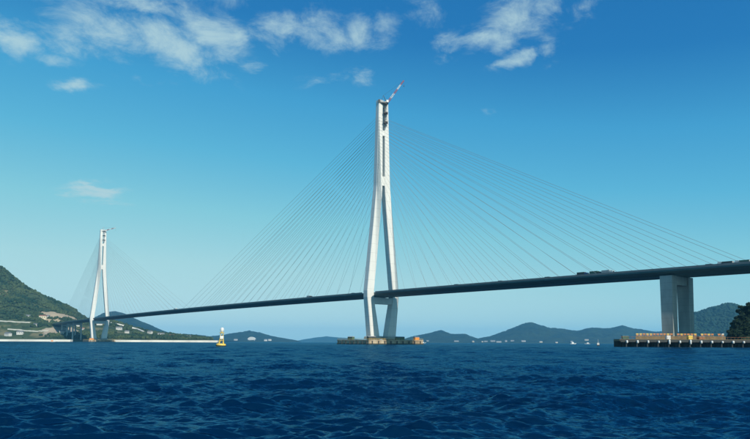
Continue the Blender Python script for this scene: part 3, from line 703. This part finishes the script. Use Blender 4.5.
# ------------------------------------------------------------------ near shore with trees at the right edge
M['knoll'] = wood_material('shore_knoll', (0.018, 0.032, 0.018), (0.035, 0.055, 0.026), 0.2)
knoll = Terrain([(722,345.5),(727,339),(733,334),(740,331),(750,329),(765,327),(790,326),(830,330),(860,338),(880,345.5)], 372, 405, 450, rough=0.1, nscale=12, seed=21)
knoll.tree = 0.6
tag(knoll.build('shore', M['knoll'], 2.0), 'low wooded shore at the right edge behind the jetty', 'shore', kind='structure')
M['bark'] = material('bark', (0.10, 0.075, 0.055), 0.95, var=0.5, scale=3, stretch=(1, 1, .2))
M['leaf'] = material('dark_leaves', (0.026, 0.052, 0.022), 0.8, scale=0.5, color2=(0.012, 0.030, 0.014), spec=0.25)
def tree(x, y, z, h, rad, label, seed, mat='leaf'):
    rs = random.Random(seed); nr = np.random.default_rng(seed)
    o = empty('shore_tree', (x, y, z-.2)); tag(o, label, 'tree', 'trees on the near shore')
    t = MB(); lean = Vector((rs.uniform(-.08, .08), rs.uniform(-.08, .08), 1)); t.tube((0, 0, 0), lean*h*.45, h*.030, h*.020, 8); t.tube(lean*h*.45, lean*h*.9, h*.020, h*.006, 7)
    limbs = []
    for k in range(9):
        f = .30 + .06*k; a = k*2.4 + rs.random(); b = lean*(h*f); e = b + Vector((math.cos(a)*rad*.75, math.sin(a)*rad*.75, h*(.10 + .06*rs.random()))); t.tube(b, e, h*.011, h*.004, 5); limbs.append(e)
    t.build('trunk', M['bark'], o)
    cl = [(e, rad*.42) for e in limbs] + [(lean*(h*f) + Vector((rs.uniform(-.3, .3)*rad, rs.uniform(-.3, .3)*rad, 0)), rad*(.5 if f < .85 else .32)) for f in (.5, .62, .74, .86, .95)]
    N = 260; Vs = []; 
    for c, r in cl:
        d = nr.standard_normal((N, 3)); d /= np.linalg.norm(d, axis=1)[:, None]; rr = r*(0.35 + .75*nr.random(N)**.6)
        P = np.array(c[:]) + d*rr[:, None]*np.array([1, 1, .72])
        u = nr.standard_normal((N, 3)); u /= np.linalg.norm(u, axis=1)[:, None]; w = np.cross(u, nr.standard_normal((N, 3))); w /= np.linalg.norm(w, axis=1)[:, None]
        s = (.22 + .22*nr.random(N))[:, None]
        Vs.append(np.stack([P - u*s - w*s*.5, P + u*s - w*s*.6, P + u*s*.8 + w*s*.5, P - u*s*.7 + w*s*.6], 1))
    V = np.concatenate(Vs).reshape(-1, 3); F = np.arange(len(V)).reshape(-1, 4)
    c = fast_mesh('crown', V, F, M[mat], o)
    return o
def zk(px, Y): return float(knoll.height(X(px, Y), Y))
TREES = [(733.5,384,6.5,2.6,'small rounded dark tree, leftmost of the trees at the right edge'),(737.5,390,9.5,3.4,'second dark tree from the left in the clump at the right edge'),(742.5,394,11,3.6,'third dark tree from the left in the clump at the right edge'),
         (747,398,14.5,4.0,'tall dark tree at the right edge rising above its neighbours'),(752.5,396,16.5,4.6,'tallest dark tree cut by the right edge of the picture'),(744,383,7,3.4,'low dark tree in front of the clump at the right edge'),(751,385,9,3.6,'broad dark tree in front at the very right edge'),(738.5,380,5,2.6,'low bushy tree at the foot of the clump near the jetty')]
for i, (px, Y, h, r_, lb) in enumerate(TREES): tree(X(px, Y), Y, zk(px, Y), h, r_, lb, 40+i)

# ------------------------------------------------------------------ buoy and boats
def buoy(px, Y, label, sc=1.0):
    o = empty('navigation_buoy', (X(px, Y), Y, 0)); tag(o, label, 'buoy'); o.rotation_euler = (R(1.5), R(2.5), R(20)); o.scale = (sc,)*3
    fl = MB().lathe([(.6, -1.0), (1.30, -.7), (1.38, -.1), (1.38, .75), (1.28, .95), (.5, 1.0)], n=20).build('float', M['yellow'], o, True)
    MB().lathe([(1.39, .18), (1.52, .22), (1.52, .46), (1.39, .5)], n=20).build('fender_ring', M['tyre'], fl)
    tw = [(math.cos(a), math.sin(a)) for a in (R(45), R(135), R(225), R(315))]
    for k, (c, s_) in enumerate(tw): MB().tube((c*.95, s_*.95, .9), (c*.42, s_*.42, 4.1), .085, .07, 6).build('tower_leg', M['yellow'], o)
    for z, r in ((1.9, .785), (3.0, .61)):
        for k in range(4):
            a, b = tw[k], tw[(k+1) % 4]; MB().tube((a[0]*r, a[1]*r, z), (b[0]*r, b[1]*r, z), .06, n=5).build('brace', M['yellow'], o)
    for k in range(4):
        a, b = tw[k], tw[(k+1) % 4]; MB().tube((a[0]*.93, a[1]*.93, 1.0), (b[0]*.61, b[1]*.61, 3.0), .05, n=5).build('brace', M['yellow'], o)
    MB().box(-.52, .52, -.52, .52, 2.35, 3.25).build('radar_reflector', M['white'], o)
    MB().lathe([(.2, 4.0), (.75, 4.05), (.75, 4.2), (.2, 4.25)], n=14).build('platform', M['yellow'], o)
    MB().lathe([(.2, 4.25), (.42, 4.4), (.55, 4.75), (.55, 5.2), (.40, 5.55), (.12, 5.7)], n=16).build('lantern', M['white'], o, True)
    return o
buoy(221.3, 205, 'yellow navigation buoy with lattice tower and white lantern floating left of centre', 1.1)
def boat(px, Y, L_, rz, hullm, housem, label, mast=3.0):
    o = empty('small_boat', (X(px, Y), Y, 0), rz); tag(o, label, 'boat')
    W_ = L_*.15; rings = []
    for x, w, k, t in ((-.5, .82, .15, .95), (-.3, .98, .0, .85), (0, 1, -.05, .85), (.25, .85, 0, 1.05), (.42, .45, .3, 1.35), (.5, .06, .8, 1.55)):
        h = L_*.10; rings.append([(x*L_, -W_*w, t*h), (x*L_, -W_*w*.8, k*h), (x*L_, 0, k*h-.35), (x*L_, W_*w*.8, k*h), (x*L_, W_*w, t*h)])
    MB().loft(rings).build('hull', M[hullm], o)
    hz = L_*.085; x0, x1 = -.28*L_, .08*L_; w = W_*.7; hh = L_*.2
    hs = MB().loft([[(x0, -w, hz), (x1, -w, hz), (x1, w, hz), (x0, w, hz)], [(x0+.1, -w*.9, hz+hh), (x1-.35, -w*.9, hz+hh), (x1-.35, w*.9, hz+hh), (x0+.1, w*.9, hz+hh)]]).build('wheelhouse', M[housem], o)
    MB().loft([[(x1-.3, -w*.8, hz+hh*.55), (x1-.12, -w*.8, hz+hh*.55), (x1-.12, w*.8, hz+hh*.55), (x1-.3, w*.8, hz+hh*.55)], [(x1-.4, -w*.75, hz+hh*.9), (x1-.24, -w*.75, hz+hh*.9), (x1-.24, w*.75, hz+hh*.9), (x1-.4, w*.75, hz+hh*.9)]]).build('windscreen', M['glass'], hs)
    m = MB(); m.tube((-.12*L_, 0, hz+hh), (-.12*L_, 0, hz+hh+mast), .09, .05, 6); m.build('mast', M['white'], o)
    return o
boat(598.5, 470, 7.5, R(70), 'dark_steel', 'white', 'small dark-hulled boat with white wheelhouse and mast left of the jetty', 2.6)
boat(573.5, 1500, 15, R(10), 'white', 'white', 'white launch on the far water left of the dark-hulled boat', 3)
boat(587.5, 1700, 14, R(170), 'white', 'white', 'tiny white launch just left of the dark-hulled boat', 3)
boat(53, 1000, 9.0, R(35), 'white', 'orange', 'small boat with orange wheelhouse off the left sea wall', 3)
boat(424, 1900, 13, R(0), 'white', 'white', 'tiny white boat right of the near tower platform', 2)

# ------------------------------------------------------------------ houses
M['roof_grey'] = material('grey_roof_tiles', (0.16, 0.17, 0.18), 0.7, var=0.3, scale=0.8)
M['roof_red'] = material('brown_roof_tiles', (0.26, 0.12, 0.08), 0.8, var=0.3, scale=0.8)
M['plaster'] = material('white_plaster', (0.60, 0.585, 0.54), 0.85, var=0.15, scale=0.3)
M['far_wall'] = material('grey_plaster', (0.42, 0.42, 0.40), 0.85, var=0.3, scale=0.1)
M['cream'] = material('cream_plaster', (0.66, 0.58, 0.42), 0.85, var=0.15, scale=0.3)
def house(p, L_, W_, H_, rz, wm, rm, label, group):
    o = empty('house', (p[0], p[1], p[2]-1.0), rz); tag(o, label, 'house', group)
    w = MB().box(-L_/2, L_/2, -W_/2, W_/2, 0, H_+1).build('wall', M[wm], o)
    r = MB(); r.loft([[(x, -W_/2-.5, H_+.8), (x, W_/2+.5, H_+.8), (x, 0, H_+1+W_*.28)] for x in (-L_/2-.5, L_/2+.5)]); r.build('roof', M[rm], o)
    for k in (-1, 0, 1): MB().box(k*L_*.3-.6, k*L_*.3+.6, -W_/2-.05, -W_/2+.03, 1.0+H_*.45, 1.0+H_*.8).build('window', M['glass'], o)
    return o
hs = [(42,320.0,16,9,'cream','roof_red','cream house with brown roof high on the left hillside'),(47,318.0,9,5,'plaster','roof_grey','small white house above the cream house on the left hillside'),(27,318.5,10,5,'plaster','roof_grey','white house on the upper road at left'),
      (62,334.2,12,6,'plaster','roof_grey','white house in front of the lower earth cut at left'),(20,334.5,13,6,'plaster','roof_grey','white house below the lower road at far left'),(8,336.2,14,6,'plaster','roof_grey','white house nearest the left edge above the sea wall'),
      (77,326.5,10,6,'plaster','roof_grey','white house under the deck just left of the far tower'),(82,331,9,5,'plaster','roof_red','brown-roofed house at the foot of the far tower'),(99,325.6,14,5,'plaster','roof_grey','white house between the legs of the far tower'),
      (119,330.2,14,6,'plaster','roof_grey','long white house below the white retaining wall'),(127,333.5,10,5,'plaster','roof_grey','white house on the slope under the retaining wall, right of the long one'),(150,333.8,12,6,'plaster','roof_grey','white house right of the foot of the retaining wall'),
      (161,336.2,16,6,'plaster','roof_grey','wide white house above the right sea wall'),(172,337.6,10,5,'cream','roof_red','cream house above the right sea wall'),(189,338.6,10,6,'plaster','roof_grey','white house near the tip of the green spit'),(35,326.5,9,5,'plaster','roof_grey','white house between the two hill roads')]
for i, (px, py, L_, H_, wm, rm, lb) in enumerate(hs):
    house(island.hit(px, py), L_, 8, H_, R(random.uniform(-30, 30)), wm, rm, lb, 'houses on the left island')
tag(crowns('forest', scatter(island, 9000, (X(-60,1780), X(215,1400)), (1400, 1860), clear_of), 2.2, 5.6, M['forest'], base=ICO1), 'green woods covering the island hillside at left', 'forest', kind='stuff')

# white buildings along the far shores
def far_block(T, px, off, L_, W_, H_, rz, label, group, wm='plaster', rm='roof_grey'):
    Y = T.shore + off; x = X(px, Y); z = max(1.0, float(T.height(x, Y))); house((x, Y, z), L_, W_, H_, rz, wm, rm, label, group)
random.seed(12)
pxs = [428,456,474,481,487,493,499,506,511,524,541,558,571,588]
for px in pxs:
    far_block(far_hills, px + random.uniform(-2, 2), random.uniform(20, 120), random.choice([14, 16, 20, 26, 40])*random.uniform(.8, 1.1), 14, random.uniform(5, 10), R(random.uniform(-20, 20)), 'tiny white building on the far shore under the blue hills', 'white buildings on the far right shore', random.choice(['far_wall', 'far_wall', 'cream']))
for px in (266, 270, 236):
    far_block(mid_hills, px, random.uniform(60, 100), 24, 16, 10, R(random.uniform(-20, 20)), 'tiny white building on the far shore right of the buoy' if px > 240 else 'tiny white building on the far shore just right of the green spit', 'white buildings on the far left shore')
def dome_hall(px, Y):
    o = empty('domed_hall', (X(px, Y), Y, 6)); tag(o, 'white hall with a rounded roof on the far shore right of the buoy', 'hall')
    MB().box(-26, 26, -14, 14, -4, 14).build('wall', M['plaster'], o)
    n = 12; mb = MB(); mb.loft([[(x, 0 + 15*math.cos(math.pi*i/n), 14 + 15*math.sin(math.pi*i/n)) for i in range(n+1)] for x in (-27, 27)]); 
    mb2 = MB(); mb2.loft([[(30*math.cos(math.pi*i/n), y, 13.9 + 20*math.sin(math.pi*i/n)) for i in range(n+1)] for y in (-14.6, 14.6)]); mb2.build('roof', M['plaster'], o)
    for k in range(5): MB().box(-22+k*10-2.5, -22+k*10+4.5, -14.3, -13.9, 3, 10).build('window', M['glass'], o)
dome_hall(252, 4990)

# ------------------------------------------------------------------ the air
bmz = MB().box(-11600, 11600, -11600, 11600, -6, 256)
mh = bpy.data.materials.new('haze_air'); mh.use_nodes = True; nt = mh.node_tree; nt.nodes.clear()
pv = nt.nodes.new('ShaderNodeVolumePrincipled'); pv.inputs['Color'].default_value = (0.20, 0.64, 1.0, 1); pv.inputs['Density'].default_value = 7.2e-5; pv.inputs['Anisotropy'].default_value = 0.0
om = nt.nodes.new('ShaderNodeOutputMaterial'); nt.links.new(pv.outputs[0], om.inputs['Volume'])
hob = bmz.build('haze', mh); tag(hob, 'thin blue sea haze over the whole strait', 'haze', kind='stuff')
